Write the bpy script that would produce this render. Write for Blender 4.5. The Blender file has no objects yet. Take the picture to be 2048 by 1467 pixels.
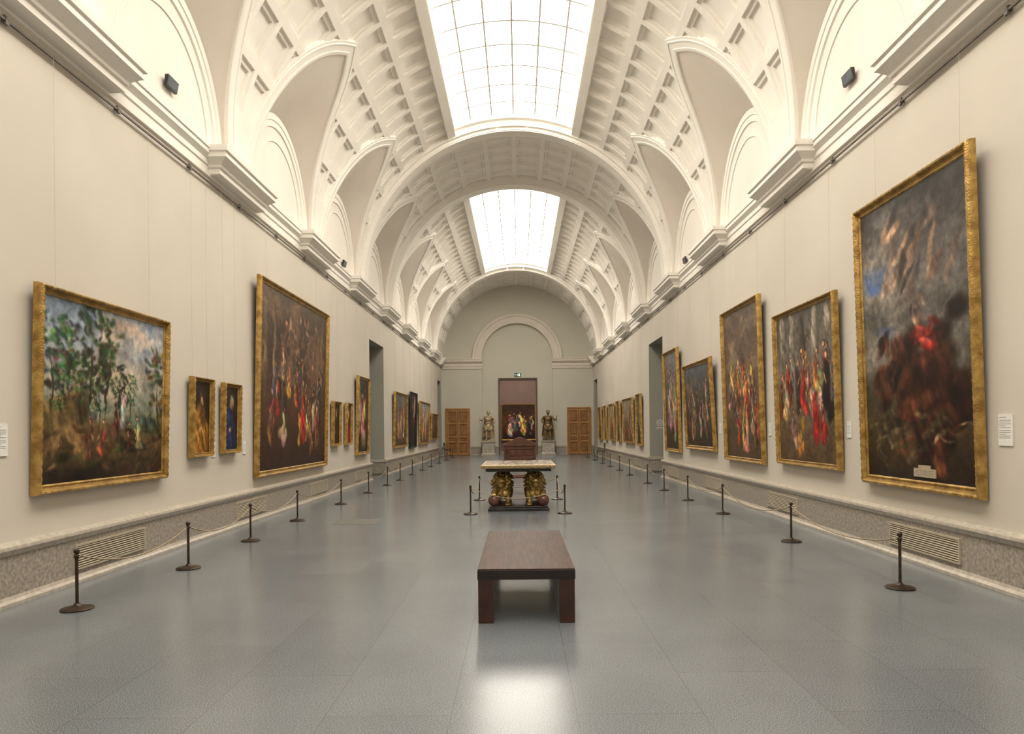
import bpy, math, random
import numpy as np
from mathutils import Vector, Matrix
rnd = random.Random(7)
S = bpy.context.scene
C = S.collection
pi = math.pi

# ------------------------------------------------------------------ materials
def new_mat(name):
    m = bpy.data.materials.new(name); m.use_nodes = True
    nt = m.node_tree; b = nt.nodes['Principled BSDF']
    return m, nt, b
def mat(name, c1, c2=None, rough=.6, metal=0., scale=4., detail=4., bump=0., bscale=None, spec=.5, lo=.35, hi=.65):
    m, nt, b = new_mat(name)
    b.inputs['Roughness'].default_value = rough
    b.inputs['Metallic'].default_value = metal
    b.inputs['Specular IOR Level'].default_value = spec
    tc = nt.nodes.new('ShaderNodeTexCoord')
    n = nt.nodes.new('ShaderNodeTexNoise'); n.inputs['Scale'].default_value = scale; n.inputs['Detail'].default_value = detail
    nt.links.new(tc.outputs['Object'], n.inputs['Vector'])
    r = nt.nodes.new('ShaderNodeValToRGB')
    r.color_ramp.elements[0].position = lo; r.color_ramp.elements[1].position = hi
    r.color_ramp.elements[0].color = (*c1, 1); r.color_ramp.elements[1].color = (*(c2 or c1), 1)
    nt.links.new(n.outputs['Fac'], r.inputs['Fac']); nt.links.new(r.outputs['Color'], b.inputs['Base Color'])
    if bump:
        n2 = nt.nodes.new('ShaderNodeTexNoise'); n2.inputs['Scale'].default_value = bscale or scale*4
        nt.links.new(tc.outputs['Object'], n2.inputs['Vector'])
        bp = nt.nodes.new('ShaderNodeBump'); bp.inputs['Strength'].default_value = bump; bp.inputs['Distance'].default_value = .02
        nt.links.new(n2.outputs['Fac'], bp.inputs['Height']); nt.links.new(bp.outputs['Normal'], b.inputs['Normal'])
    return m
def emis(name, c, s):
    m, nt, b = new_mat(name)
    b.inputs['Base Color'].default_value = (*c, 1)
    b.inputs['Emission Color'].default_value = (*c, 1); b.inputs['Emission Strength'].default_value = s
    return m

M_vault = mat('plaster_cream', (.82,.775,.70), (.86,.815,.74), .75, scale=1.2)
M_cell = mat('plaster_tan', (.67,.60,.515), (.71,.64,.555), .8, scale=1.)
M_lun = mat('plaster_lunette', (.77,.715,.64), (.81,.755,.68), .8, scale=1.)
M_wall = mat('wall_paint', (.58,.525,.445), (.62,.565,.48), .8, scale=.6)
M_wallend = mat('end_wall_paint', (.55,.525,.435), (.58,.55,.46), .8, scale=.6)
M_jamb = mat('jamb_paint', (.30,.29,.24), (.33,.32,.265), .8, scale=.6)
M_gran = mat('granite_base', (.225,.195,.16), (.42,.37,.305), .35, scale=26., detail=13., lo=.34, hi=.66)
M_ledge = mat('marble_ledge', (.38,.33,.27), (.51,.455,.38), .3, scale=16., detail=8.)
M_gold = mat('gilded_frame', (.27,.155,.04), (.52,.33,.10), .36, metal=.65, scale=9., bump=.35, bscale=60)
M_gold2 = mat('aged_gilt', (.16,.09,.025), (.36,.23,.07), .42, metal=.6, scale=10., bump=.6, bscale=45)
M_rim = mat('table_rim_gilt', (.27,.19,.085), (.46,.35,.18), .4, metal=.4, scale=20.)
M_black = mat('black_lacquer', (.012,.010,.009), (.03,.025,.02), .35, scale=9.)
M_bronze = mat('dark_bronze', (.035,.022,.015), (.07,.045,.03), .38, metal=.6, scale=12.)
M_rope = mat('cord', (.30,.23,.15), (.42,.34,.23), .9, scale=90., bump=.5)
M_metal = mat('rail_metal', (.085,.07,.055), (.12,.10,.08), .5, metal=.3, scale=6)
M_wire = mat('wire_line', (.49,.445,.38), (.52,.475,.41), .7, scale=6)
M_vent = mat('vent_enamel', (.40,.345,.25), (.46,.395,.29), .5, scale=5)
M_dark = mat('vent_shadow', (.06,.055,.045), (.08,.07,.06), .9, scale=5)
M_white = mat('white_card', (.75,.73,.68), (.8,.78,.73), .7, scale=5)
M_txt = mat('grey_print', (.25,.25,.24), (.3,.3,.29), .8, scale=5)
def seat_mat():
    m, nt, b = new_mat('bench_top'); L = nt.links; N = nt.nodes
    tc = N.new('ShaderNodeTexCoord'); mp = N.new('ShaderNodeMapping'); mp.inputs['Scale'].default_value = (14,1.0,9); L.new(tc.outputs['Object'], mp.inputs[0])
    n = N.new('ShaderNodeTexNoise'); n.inputs['Scale'].default_value = 3; n.inputs['Detail'].default_value = 6; L.new(mp.outputs[0], n.inputs['Vector'])
    r = N.new('ShaderNodeValToRGB'); r.color_ramp.elements[0].position = .35; r.color_ramp.elements[1].position = .65
    r.color_ramp.elements[0].color = (.024,.010,.006,1); r.color_ramp.elements[1].color = (.072,.029,.015,1)
    L.new(n.outputs['Fac'], r.inputs[0]); L.new(r.outputs[0], b.inputs['Base Color']); b.inputs['Roughness'].default_value = .42; b.inputs['Specular IOR Level'].default_value = .15
    return m
M_seat = seat_mat()
M_bench = mat('bench_leg', (.026,.010,.007), (.050,.017,.011), .4, scale=8., detail=8)
M_edge = mat('bench_edge', (.009,.005,.004), (.018,.011,.008), .4, scale=8.)
M_wood = mat('door_wood', (.30,.135,.035), (.42,.205,.06), .42, scale=3., detail=9)
M_wood2 = mat('door_panel_wood', (.21,.09,.024), (.31,.145,.042), .42, scale=3., detail=9)
M_woodd = mat('mahogany', (.065,.022,.011), (.12,.042,.022), .4, scale=5., detail=8)
M_lion = mat('gilt_bronze', (.16,.10,.025), (.54,.37,.11), .34, metal=.6, scale=9., bump=.6, bscale=34)
M_ball = mat('red_marble', (.09,.035,.022), (.17,.07,.048), .25, scale=12.)
M_stat1 = mat('statue_gilt', (.30,.21,.10), (.62,.50,.32), .42, metal=.3, scale=7., bump=.5)
M_stat2 = mat('statue_bronze', (.10,.06,.025), (.36,.24,.11), .4, metal=.4, scale=7., bump=.5)
M_ped = mat('pedestal_marble', (.33,.29,.235), (.46,.41,.34), .4, scale=6., detail=8)
M_mosaic = mat('inlaid_top', (.22,.15,.12), (.70,.63,.53), .15, scale=13., detail=3, lo=.42, hi=.55)
M_mauve = mat('mauve_wall', (.135,.085,.068), (.15,.098,.078), .8, scale=1)
M_green = emis('exit_green', (.04,.10,.06), .1)
M_exitw = emis('exit_white', (.85,.92,.85), .7)
M_glass = emis('frosted_glass', (1.0,.95,.865), 7.9)
M_bar = mat('glazing_paint', (.60,.56,.49), (.63,.59,.52), .7, scale=2)
M_hatch = mat('hatch_steel', (.13,.13,.12), (.16,.155,.14), .4, scale=8)
M_lens = mat('lamp_glass', (.10,.12,.14), (.14,.16,.18), .15, scale=8)

def floor_mat():
    m, nt, b = new_mat('granite_floor'); L = nt.links; N = nt.nodes
    tc = N.new('ShaderNodeTexCoord'); sx = N.new('ShaderNodeSeparateXYZ'); L.new(tc.outputs['Object'], sx.inputs[0])
    ax = N.new('ShaderNodeMath'); ax.operation = 'ADD'; ax.inputs[1].default_value = .33+7.3; L.new(sx.outputs['X'], ax.inputs[0])
    cx = N.new('ShaderNodeCombineXYZ'); L.new(sx.outputs['Y'], cx.inputs['X']); L.new(ax.outputs[0], cx.inputs['Y'])
    br = N.new('ShaderNodeTexBrick'); br.offset = .5
    br.inputs['Scale'].default_value = 1; br.inputs['Brick Width'].default_value = 1.35; br.inputs['Row Height'].default_value = .73
    br.inputs['Mortar Size'].default_value = .0025; br.inputs['Mortar Smooth'].default_value = .3
    br.inputs['Color1'].default_value = (.140,.154,.164,1); br.inputs['Color2'].default_value = (.156,.170,.180,1); br.inputs['Mortar'].default_value = (.10,.103,.105,1)
    L.new(cx.outputs[0], br.inputs['Vector'])
    n1 = N.new('ShaderNodeTexNoise'); n1.inputs['Scale'].default_value = 150; n1.inputs['Detail'].default_value = 3; n1.inputs['Roughness'].default_value = .6; L.new(tc.outputs['Object'], n1.inputs['Vector'])
    r1 = N.new('ShaderNodeValToRGB'); r1.color_ramp.elements[0].position = .38; r1.color_ramp.elements[1].position = .64
    r1.color_ramp.elements[0].color = (.42,.42,.43,1); r1.color_ramp.elements[1].color = (1.7,1.7,1.68,1); L.new(n1.outputs['Fac'], r1.inputs['Fac'])
    a = N.new('ShaderNodeMixRGB'); a.blend_type = 'MULTIPLY'; a.inputs['Fac'].default_value = 1; L.new(br.outputs['Color'], a.inputs[1]); L.new(r1.outputs['Color'], a.inputs[2])
    n2 = N.new('ShaderNodeTexNoise'); n2.inputs['Scale'].default_value = .9; n2.inputs['Detail'].default_value = 3; L.new(tc.outputs['Object'], n2.inputs['Vector'])
    r2 = N.new('ShaderNodeValToRGB'); r2.color_ramp.elements[0].position = .3; r2.color_ramp.elements[1].position = .7
    r2.color_ramp.elements[0].color = (.90,.90,.91,1); r2.color_ramp.elements[1].color = (1.08,1.08,1.07,1); L.new(n2.outputs['Fac'], r2.inputs['Fac'])
    c = N.new('ShaderNodeMixRGB'); c.blend_type = 'MULTIPLY'; c.inputs['Fac'].default_value = 1; L.new(a.outputs[0], c.inputs[1]); L.new(r2.outputs['Color'], c.inputs[2])
    L.new(c.outputs[0], b.inputs['Base Color'])
    b.inputs['Roughness'].default_value = .22
    b.inputs['IOR'].default_value = 1.55
    return m
M_floor = floor_mat()

def canvas_mat():
    m, nt, b = new_mat('oil_canvas'); L = nt.links; N = nt.nodes
    at = N.new('ShaderNodeAttribute'); at.attribute_name = 'Col'
    tc = N.new('ShaderNodeTexCoord'); n = N.new('ShaderNodeTexNoise'); n.inputs['Scale'].default_value = 14; n.inputs['Detail'].default_value = 9
    L.new(tc.outputs['Object'], n.inputs['Vector'])
    r = N.new('ShaderNodeValToRGB'); r.color_ramp.elements[0].color = (.55,.55,.55,1); r.color_ramp.elements[1].color = (1.4,1.4,1.4,1)
    r.color_ramp.elements[0].position = .34; r.color_ramp.elements[1].position = .68; L.new(n.outputs['Fac'], r.inputs['Fac'])
    x = N.new('ShaderNodeMixRGB'); x.blend_type = 'MULTIPLY'; x.inputs['Fac'].default_value = .6
    L.new(at.outputs['Color'], x.inputs[1]); L.new(r.outputs['Color'], x.inputs[2]); L.new(x.outputs[0], b.inputs['Base Color'])
    b.inputs['Roughness'].default_value = .42; b.inputs['Specular IOR Level'].default_value = .3
    return m
M_canvas = canvas_mat()

# ------------------------------------------------------------------ mesh builder
class MB:
    def __init__(s): s.v = []; s.f = []
    def box(s, x0,x1,y0,y1,z0,z1):
        n = len(s.v)
        s.v += [(x0,y0,z0),(x1,y0,z0),(x1,y1,z0),(x0,y1,z0),(x0,y0,z1),(x1,y0,z1),(x1,y1,z1),(x0,y1,z1)]
        s.f += [tuple(n+i for i in q) for q in [(0,3,2,1),(4,5,6,7),(0,1,5,4),(1,2,6,5),(2,3,7,6),(3,0,4,7)]]
        return s
    def quad(s, a,b,c,d):
        n = len(s.v); s.v += [a,b,c,d]; s.f.append((n,n+1,n+2,n+3)); return s
    def loft(s, rings, closed=True, cap=True):
        n = len(s.v); m = len(rings[0])
        for r in rings: s.v += [tuple(p) for p in r]
        for i in range(len(rings)-1):
            for j in range(m if closed else m-1):
                k = (j+1) % m
                s.f.append((n+i*m+j, n+i*m+k, n+(i+1)*m+k, n+(i+1)*m+j))
        if cap and closed:
            s.f.append(tuple(n+j for j in range(m))[::-1]); e = n+(len(rings)-1)*m; s.f.append(tuple(e+j for j in range(m)))
        return s
    def lathe(s, prof, cx=0, cy=0, n=20):
        return s.loft([[(cx+r*math.cos(2*pi*k/n), cy+r*math.sin(2*pi*k/n), z) for k in range(n)] for r, z in prof])
    def tube(s, path, r, n=8):
        P = [Vector(p) for p in path]; rings = []
        for i, p in enumerate(P):
            t = (P[min(i+1,len(P)-1)]-P[max(i-1,0)]).normalized()
            u = t.cross(Vector((0,0,1)) if abs(t.z) < .95 else Vector((1,0,0))).normalized(); w = u.cross(t)
            rr = r[i] if isinstance(r,(list,tuple)) else r
            rings.append([p+u*rr*math.cos(2*pi*k/n)+w*rr*math.sin(2*pi*k/n) for k in range(n)])
        return s.loft(rings)
    def ell(s, c, r, n=12, m=8):
        if not hasattr(r,'__len__'): r = (r,r,r)
        rings = []
        for i in range(m+1):
            a = -pi/2+pi*i/m; a = max(min(a, pi/2-.02), -pi/2+.02)
            rings.append([(c[0]+r[0]*math.cos(a)*math.cos(2*pi*k/n), c[1]+r[1]*math.cos(a)*math.sin(2*pi*k/n), c[2]+r[2]*math.sin(a)) for k in range(n)])
        return s.loft(rings)
    def cap(s, a, b, ra, rb, k=6):
        a = Vector(a); b = Vector(b)
        for i in range(k+1):
            t = i/k; p = a.lerp(b,t); s.ell(p, ra+(rb-ra)*t, 10, 6)
        return s
    def arcbox(s, y0,y1,p0,p1,r0,r1,n=40):   # curved bar following the vault
        rings = []
        for i in range(n+1):
            a = p0+(p1-p0)*i/n; c, q = math.cos(a), math.sin(a)
            rings.append([(r0*c,y0,ZS+r0*q),(r0*c,y1,ZS+r0*q),(r1*c,y1,ZS+r1*q),(r1*c,y0,ZS+r1*q)])
        return s.loft(rings)
    def ext(s, prof, y0, y1, sx=1, xw=0):   # profile (offset from wall, z) extruded along y
        r = [[(sx*(xw-o), y, z) for o, z in prof] for y in (y0,y1)]
        return s.loft(r)
    def obj(s, name, m, parent=None, smooth=None, loc=None, rot=None, bevel=0, **k):
        me = bpy.data.meshes.new(name); me.from_pydata(s.v, [], s.f)
        me.materials.append(m)
        o = bpy.data.objects.new(name, me); C.objects.link(o)
        if smooth:
            me.polygons.foreach_set('use_smooth', [True]*len(me.polygons)); me.set_sharp_from_angle(angle=math.radians(smooth))
        if bevel:
            b = o.modifiers.new('b','BEVEL'); b.width = bevel; b.segments = 2; b.limit_method = 'ANGLE'
        if parent: o.parent = parent
        if loc: o.location = loc
        if rot: o.rotation_euler = rot
        for a, v in k.items(): o[a] = v
        return o
def empty(name, loc, rotz=0, **k):
    o = bpy.data.objects.new(name, None); o.empty_display_size = .1; C.objects.link(o)
    o.location = loc; o.rotation_euler = (0,0,rotz)
    for a, v in k.items(): o[a] = v
    return o
def copy_thing(src, loc, rotz=None):
    n = src.copy(); C.objects.link(n); n.location = loc
    if rotz is not None: n.rotation_euler = (0,0,rotz)
    for ch in src.children:
        c = ch.copy(); c.parent = n; C.objects.link(c)
    return n
def fix_normals(o):
    import bmesh
    bm = bmesh.new(); bm.from_mesh(o.data); bmesh.ops.recalc_face_normals(bm, faces=bm.faces); bm.to_mesh(o.data); bm.free()
ST = dict(kind='structure')

# ------------------------------------------------------------------ dimensions
XW = 4.9; R = 4.8; ZS = 6.2; YB = -11.31; P = 4.72; YE = 45.33
NB = 12
cent = [YB+P*(i+.5) for i in range(NB)]
SKY = [(-8.9, 21.42), (27.1, 40.1)]
PA, PBt = math.radians(67.5), math.radians(112.5)

# floor
MB().quad((-6.5,YB,0),(6.5,YB,0),(6.5,56,0),(-6.5,56,0)).obj('floor', M_floor, **ST)

# side walls with openings
OPEN = [(23.4,25.85,4.72),(42.9,44.7,4.72)]
def side_wall(sx, name):
    w = MB(); j = MB(); x = sx*XW; xo = sx*(XW+1.3); y = YB
    for a,b,h in OPEN:
        w.quad((x,y,0),(x,a,0),(x,a,h),(x,y,h)); y = b
        j.quad((x,a,0),(xo,a,0),(xo,a,h),(x,a,h)); j.quad((x,b,0),(xo,b,0),(xo,b,h),(x,b,h))
        j.quad((x,a,h),(xo,a,h),(xo,b,h),(x,b,h)); j.quad((xo,a,0),(xo,b,0),(xo,b,h),(xo,a,h))
    w.quad((x,y,0),(x,YE,0),(x,YE,4.72),(x,y,4.72))
    w.quad((x,YB,4.72),(x,YE,4.72),(x,YE,ZS),(x,YB,ZS))
    w.obj(name, M_wall, **ST)
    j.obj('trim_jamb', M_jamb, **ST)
    u = MB(); u.quad((x,YB,ZS-.02),(x,YE,ZS-.02),(x,YE,8.9),(x,YB,8.9)); u.obj('wall_lunettes', M_lun, **ST)
side_wall(-1,'wall_left'); side_wall(1,'wall_right')

# vault --------------------------------------------------------------
fr = [0,.085,.095,.185,.195,.36,.5,.64,.805,.815,.905,.915]
ys=[];dy=[]
NC=6; ncell = NB*NC; pc = P/NC
for i in range(ncell):
    for a in fr: ys.append(YB+(i+a)*pc); dy.append(a)
ys.append(YB+ncell*pc); dy.append(0)
ph=[];dp=[]
for i in range(16):
    for a in fr: ph.append((i+a)*pi/16); dp.append(0 if i in (0,15) else a)
ph.append(pi); dp.append(0)
ys=np.array(ys);dy=np.array(dy);ph=np.array(ph);dp=np.array(dp)
Yg,Pg = np.meshgrid(ys,ph,indexing='ij')
m_ = np.minimum(np.minimum(dy,1-dy)[:,None],np.minimum(dp,1-dp)[None,:])
D = np.interp(m_,[0,.085,.095,.185,.195,.5],[0,0,.045,.045,.09,.09])
Rg = R+D
V = np.stack([Rg*np.cos(Pg), Yg, ZS+Rg*np.sin(Pg)],-1).reshape(-1,3)
ny,npp = len(ys),len(ph)
ym=(ys[:-1]+ys[1:])/2; pm=(ph[:-1]+ph[1:])/2
Ym,Pm=np.meshgrid(ym,pm,indexing='ij')
keep=np.ones_like(Ym,bool)
for a,b in SKY: keep &= ~((Ym>a)&(Ym<b)&(Pm>PA)&(Pm<PBt))
W0=1.95; ZA=3.34
def zg(s): s=abs(s); return ZA*(1-.25*s-.75*s**3)
Zm=R*np.sin(Pm)
for c in cent[:11]:
    s=np.abs(Ym-c)/(W0+.09)
    keep &= ~((s<1)&(Zm< .1+ZA*(1-.25*s-.75*s**3)))
ii,jj=np.nonzero(keep)
F=np.stack([ii*npp+jj, ii*npp+jj+1,(ii+1)*npp+jj+1,(ii+1)*npp+jj],-1)
me=bpy.data.meshes.new('ceiling'); me.from_pydata(V.tolist(),[],F.tolist()); me.materials.append(M_vault)
o=bpy.data.objects.new('ceiling',me); C.objects.link(o); o['kind']='structure'

# lunettes: cells, groin ribs, wall archivolts
def wrap(y,arc,dep,sx):
    a=arc/R; r=R-dep
    return (sx*r*math.cos(a), y, ZS+r*math.sin(a))
cells=MB(); ribs=MB(); arcs=MB()
U=[-pi/2+pi*k/56 for k in range(57)]
for c in cent[:11]:
    for sx in (-1,1):
        rings=[]
        for u in U:
            s=math.sin(u); z=max(zg(s),0); G=Vector((sx*math.sqrt(R*R-z*z)*.998, c+W0*s, ZS+z))
            A=Vector((sx*XW, c+1.8*s, ZS+1.95*math.cos(u)))
            rings.append([G.lerp(A,t) for t in (0,.33,.66,1)])
        cells.loft(rings, closed=False, cap=False)
        pts=[]
        for u in U:
            s=math.sin(u); pts.append(Vector((c+W0*s, R*math.asin(max(zg(s),0)/R))))
        prof=[(-.03,-.10),(-.03,.025),(-.01,.035),(.05,.035),(.055,.02),(.19,.02),(.195,.032),(.22,.032),(.225,.012),(.28,.012),(.29,-.11)]
        rings=[]
        for i,p in enumerate(pts):
            t0=(p-pts[i-1]).normalized() if i else None
            t1=(pts[i+1]-p).normalized() if i<len(pts)-1 else None
            if t0 is None: t0=t1
            if t1 is None: t1=t0
            n0=Vector((-t0.y,t0.x)); n1=Vector((-t1.y,t1.x)); n=(n0+n1).normalized(); k=1/max(n.dot(n0),.6)
            rings.append([wrap(p.x+n.x*k*o_, max(p.y+n.y*k*o_,-.15), d_, sx) for o_,d_ in prof])
        ribs.loft(rings, closed=False, cap=False)
        rings=[]
        for k in range(33):
            a=pi*k/32; cs,sn=math.cos(a),math.sin(a)
            rings.append([(sx*(XW-d_), c+r_*cs*.98, ZS+r_*1.06*sn) for r_,d_ in [(1.86,0),(1.86,.05),(1.74,.05),(1.73,.03),(1.62,.03),(1.61,0)]])
        arcs.loft(rings)
        rings=[]
        for k in range(33):
            a=pi*k/32; cs,sn=math.cos(a),math.sin(a)
            rings.append([(sx*(XW-d_), c+r_*cs*.98, ZS+r_*1.06*sn) for r_,d_ in [(1.38,0),(1.38,.02),(1.35,.02),(1.35,0)]])
        arcs.loft(rings)
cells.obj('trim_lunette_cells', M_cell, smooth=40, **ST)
ribs.obj('trim_groin_ribs', M_vault, smooth=30, **ST)
arcs.obj('trim_lunette_arches', M_vault, smooth=30, **ST)

# transverse arches
ta=MB()
for y,w in ((21.73,.36),(26.45,.42),(40.6,.36)):
    ta.arcbox(y-w,y+w,0,pi,R-.08,R+.12,64)
    ta.arcbox(y-w*.7,y+w*.7,0,pi,R-.16,R,64)
    ta.arcbox(y-w*.62,y+w*.62,0,pi,R-.19,R,64)
ta.obj('trim_transverse_arches', M_vault, smooth=30, **ST)

# skylights
for k,(a,b) in enumerate(SKY):
    fm=MB()
    e=math.radians(2.2)
    for p0,p1 in ((PA-e,PA+.012),(PBt-.012,PBt+e)):
        fm.arcbox(a-.12,b+.12,p0,p1,R-.05,R+.35,2)
    fm.arcbox(a-.15,a+.06,PA-e,PBt+e,R-.05,R+.35,24)
    fm.arcbox(b-.06,b+.15,PA-e,PBt+e,R-.05,R+.35,24)
    e2=math.radians(1.0)
    for p0,p1 in ((PA,PA+e2*1.3),(PBt-e2*1.3,PBt)):
        fm.arcbox(a,b,p0,p1,R+.10,R+.35,2)
    fm.arcbox(b-.2,b,PA,PBt,R+.10,R+.35,24)
    fo=fm.obj('window_%d'%(k+1), M_vault, smooth=30, **ST)
    g=MB(); n=int((b-a)/.5)
    rings=[[((R+.26)*math.cos(PA+(PBt-PA)*j/16), a+(b-a)*i/n, ZS+(R+.26)*math.sin(PA+(PBt-PA)*j/16)) for j in range(17)] for i in range(n+1)]
    g.loft(rings,closed=False,cap=False).obj('glass_pane', M_glass, parent=fo, smooth=60)
    bars=MB()
    for j in range(1,6):
        p=PA+(PBt-PA)*j/6; bars.arcbox(a,b,p-.0042,p+.0042,R+.20,R+.235,1)
    m=int((b-a)/1.0)
    for i in range(1,m):
        y=a+(b-a)*i/m; bars.arcbox(y-.024,y+.024,PA,PBt,R+.201,R+.234,24)
    bars.obj('glazing_bars', M_bar, parent=fo)

# cornice, blocks, rail
corn=[(0,5.76),(.035,5.77),(.035,5.83),(.02,5.84),(.02,5.93),(.04,5.94),(.04,6.02),(.07,6.06),(.10,6.09),(.10,6.16),(.12,6.17),(.12,6.20),(0,6.2)]
for sx in (-1,1):
    MB().ext(corn,YB,YE,sx,XW).obj('trim_cornice', M_vault, smooth=20, **ST)
nb=1
for i in range(1,NB+1):
    yc=YB+P*i; 
    if i==NB: yc=YE-.62
    for sx in (-1,1):
        lay=[(5.80,.10,.98),(5.82,.20,1.0),(5.90,.20,1.0),(5.91,.23,1.03),(5.95,.24,1.04),(6.03,.33,1.13),(6.04,.36,1.15),(6.12,.36,1.15),(6.13,.39,1.18),(6.20,.40,1.19),(6.22,.40,1.19)]
        if i==NB: lay=[(z,o_,min(h,.6)) for z,o_,h in lay]
        m=MB(); m.loft([[(sx*(XW+.02),yc-h,z),(sx*(XW-o_),yc-h,z),(sx*(XW-o_),yc+h,z),(sx*(XW+.02),yc+h,z)] for z,o_,h in lay])
        m.obj('trim_%d'%nb, M_vault, smooth=20, **ST); nb+=1
for sx in (-1,1):
    m=MB(); x=sx*(XW-.045); m.box(x-.011,x+.011,YB+.1,YE-.1,5.650,5.674)
    y=YB+1
    while y<YE-.5:
        m.box(min(sx*XW,x),max(sx*XW,x),y-.015,y+.015,5.655,5.71); m.box(x-.016,x+.016,y-.025,y+.025,5.62,5.68); y+=1.9
    m.obj('trim_picture_rail', M_metal, **ST)

# baseboards
segs=[(YB,23.4),(25.85,42.9),(44.7,YE)]
for sx,nm in ((-1,'left'),(1,'right')):
    f=MB(); l=MB()
    for a,b in segs:
        f.ext([(-.02,.07),(.055,.07),(.055,.49),(-.02,.49)],a,b,sx,XW)
        l.ext([(-.02,.60),(.03,.60),(.05,.585),(.095,.57),(.10,.555),(.10,.535),(.085,.525),(.07,.50),(.065,.48),(-.02,.48)],a,b,sx,XW)
        l.ext([(-.02,0),(.10,0),(.10,.03),(.085,.05),(.07,.055),(.06,.085),(-.02,.085)],a,b,sx,XW)
    for a,b,h in OPEN[:1]:
        f.box(min(sx*XW,sx*(XW+1.28)),max(sx*XW,sx*(XW+1.28)),b-.055,b,.07,.49)
        l.box(min(sx*(XW-.06),sx*(XW+1.28)),max(sx*(XW-.06),sx*(XW+1.28)),b-.09,b+.01,.49,.60)
    f.obj('baseboard_'+nm, M_gran, **ST); l.obj('trim_base_moulding', M_ledge, smooth=20, **ST)

# ventilation grilles
def vent(L):
    e=empty('ventilation_grille',(0,0,0),0,label='beige louvred metal ventilation grille set into granite skirting',category='vent',group='louvred grilles in the skirting')
    m=MB(); m.box(-L/2,L/2,-.012,.012,.0,.02); m.box(-L/2,L/2,-.012,.012,.26,.28); m.box(-L/2,-L/2+.02,-.012,.012,.02,.26); m.box(L/2-.02,L/2,-.012,.012,.02,.26)
    m.obj('grille_frame',M_vent,parent=e)
    m=MB(); 
    for k in range(9):
        z=.03+k*.0262; m.loft([[(x,-.010,z),(x,.006,z+.013),(x,.006,z+.017),(x,-.010,z+.004)] for x in (-L/2+.02,L/2-.02)])
    m.obj('louvre',M_vent,parent=e)
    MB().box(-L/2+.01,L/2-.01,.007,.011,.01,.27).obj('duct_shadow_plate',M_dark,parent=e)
    return e
v0=None
for sx,Ls in ((-1,[(7.74,9.15),(12.1,13.6),(16.5,17.9),(20.9,22.5),(27.4,28.9),(32,33.4),(36.5,38)]),(1,[(7.55,9.0),(12,13.4),(16.4,18),(21,22.3),(27.4,28.9),(32,33.4),(36.5,38)])):
    for a,b in Ls:
        loc=(sx*(XW-.067),(a+b)/2,.14); rz=sx*-pi/2
        if v0 is None: v0=vent(1.43); v0.location=loc; v0.rotation_euler=(0,0,rz)
        else: copy_thing(v0,loc,rz)

# ------------------------------------------------------------------ end wall
w=MB(); Y=YE; NR=2.3
w.quad((-5,Y,0),(-NR,Y,0),(-NR,Y,ZS),(-5,Y,ZS)); w.quad((NR,Y,0),(5,Y,0),(5,Y,ZS),(NR,Y,ZS))
K=48
for k in range(K):
    a0,a1=pi*k/K,pi*(k+1)/K
    w.quad((NR*math.cos(a0),Y,ZS+NR*math.sin(a0)),(5.1*math.cos(a0),Y,ZS+5.1*math.sin(a0)),(5.1*math.cos(a1),Y,ZS+5.1*math.sin(a1)),(NR*math.cos(a1),Y,ZS+NR*math.sin(a1)))
    w.quad((NR*math.cos(a0),Y,ZS+NR*math.sin(a0)),(NR*math.cos(a1),Y,ZS+NR*math.sin(a1)),(NR*math.cos(a1),Y+.22,ZS+NR*math.sin(a1)),(NR*math.cos(a0),Y+.22,ZS+NR*math.sin(a0)))
for x in (-NR,NR): w.quad((x,Y,0),(x,Y+.22,0),(x,Y+.22,ZS),(x,Y,ZS))
yn=Y+.22; dx0,dx1,dz=-1.15,1.20,4.9
w.quad((-NR,yn,0),(dx0,yn,0),(dx0,yn,dz),(-NR,yn,dz)); w.quad((dx1,yn,0),(NR,yn,0),(NR,yn,dz),(dx1,yn,dz)); w.quad((-NR,yn,dz),(NR,yn,dz),(NR,yn,ZS+NR),(-NR,yn,ZS+NR))
w.obj('wall_end', M_wallend, **ST)
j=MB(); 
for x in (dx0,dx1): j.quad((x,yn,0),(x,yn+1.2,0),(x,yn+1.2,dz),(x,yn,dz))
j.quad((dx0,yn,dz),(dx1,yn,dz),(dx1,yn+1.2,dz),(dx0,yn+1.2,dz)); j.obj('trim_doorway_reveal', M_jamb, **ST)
m=MB(); m.box(dx0-.10,dx0,yn-.04,yn+.1,0,dz+.1); m.box(dx1,dx1+.10,yn-.04,yn+.1,0,dz+.1); m.box(dx0,dx1,yn-.04,yn+.1,dz,dz+.10)
m.obj('trim_doorway_frame', mat('brown_frame',(.10,.06,.035),(.14,.085,.05),.5), **ST)
m=MB(); rings=[]
for k in range(K+1):
    a=pi*k/K; rings.append([(r_*math.cos(a),Y-d_,ZS+.02+r_*math.sin(a)) for r_,d_ in [(NR,0),(NR,.10),(2.42,.10),(2.43,.06),(2.72,.06),(2.74,.13),(2.84,.16),(2.9,.16),(2.9,0)]])
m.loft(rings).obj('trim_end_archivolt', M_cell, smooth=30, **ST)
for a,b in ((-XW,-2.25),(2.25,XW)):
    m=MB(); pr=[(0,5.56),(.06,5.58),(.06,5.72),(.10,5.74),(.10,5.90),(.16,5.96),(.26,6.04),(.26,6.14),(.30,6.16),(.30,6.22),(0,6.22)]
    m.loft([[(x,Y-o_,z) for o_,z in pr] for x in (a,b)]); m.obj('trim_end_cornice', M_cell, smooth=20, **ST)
m=MB(); l=MB()
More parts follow.
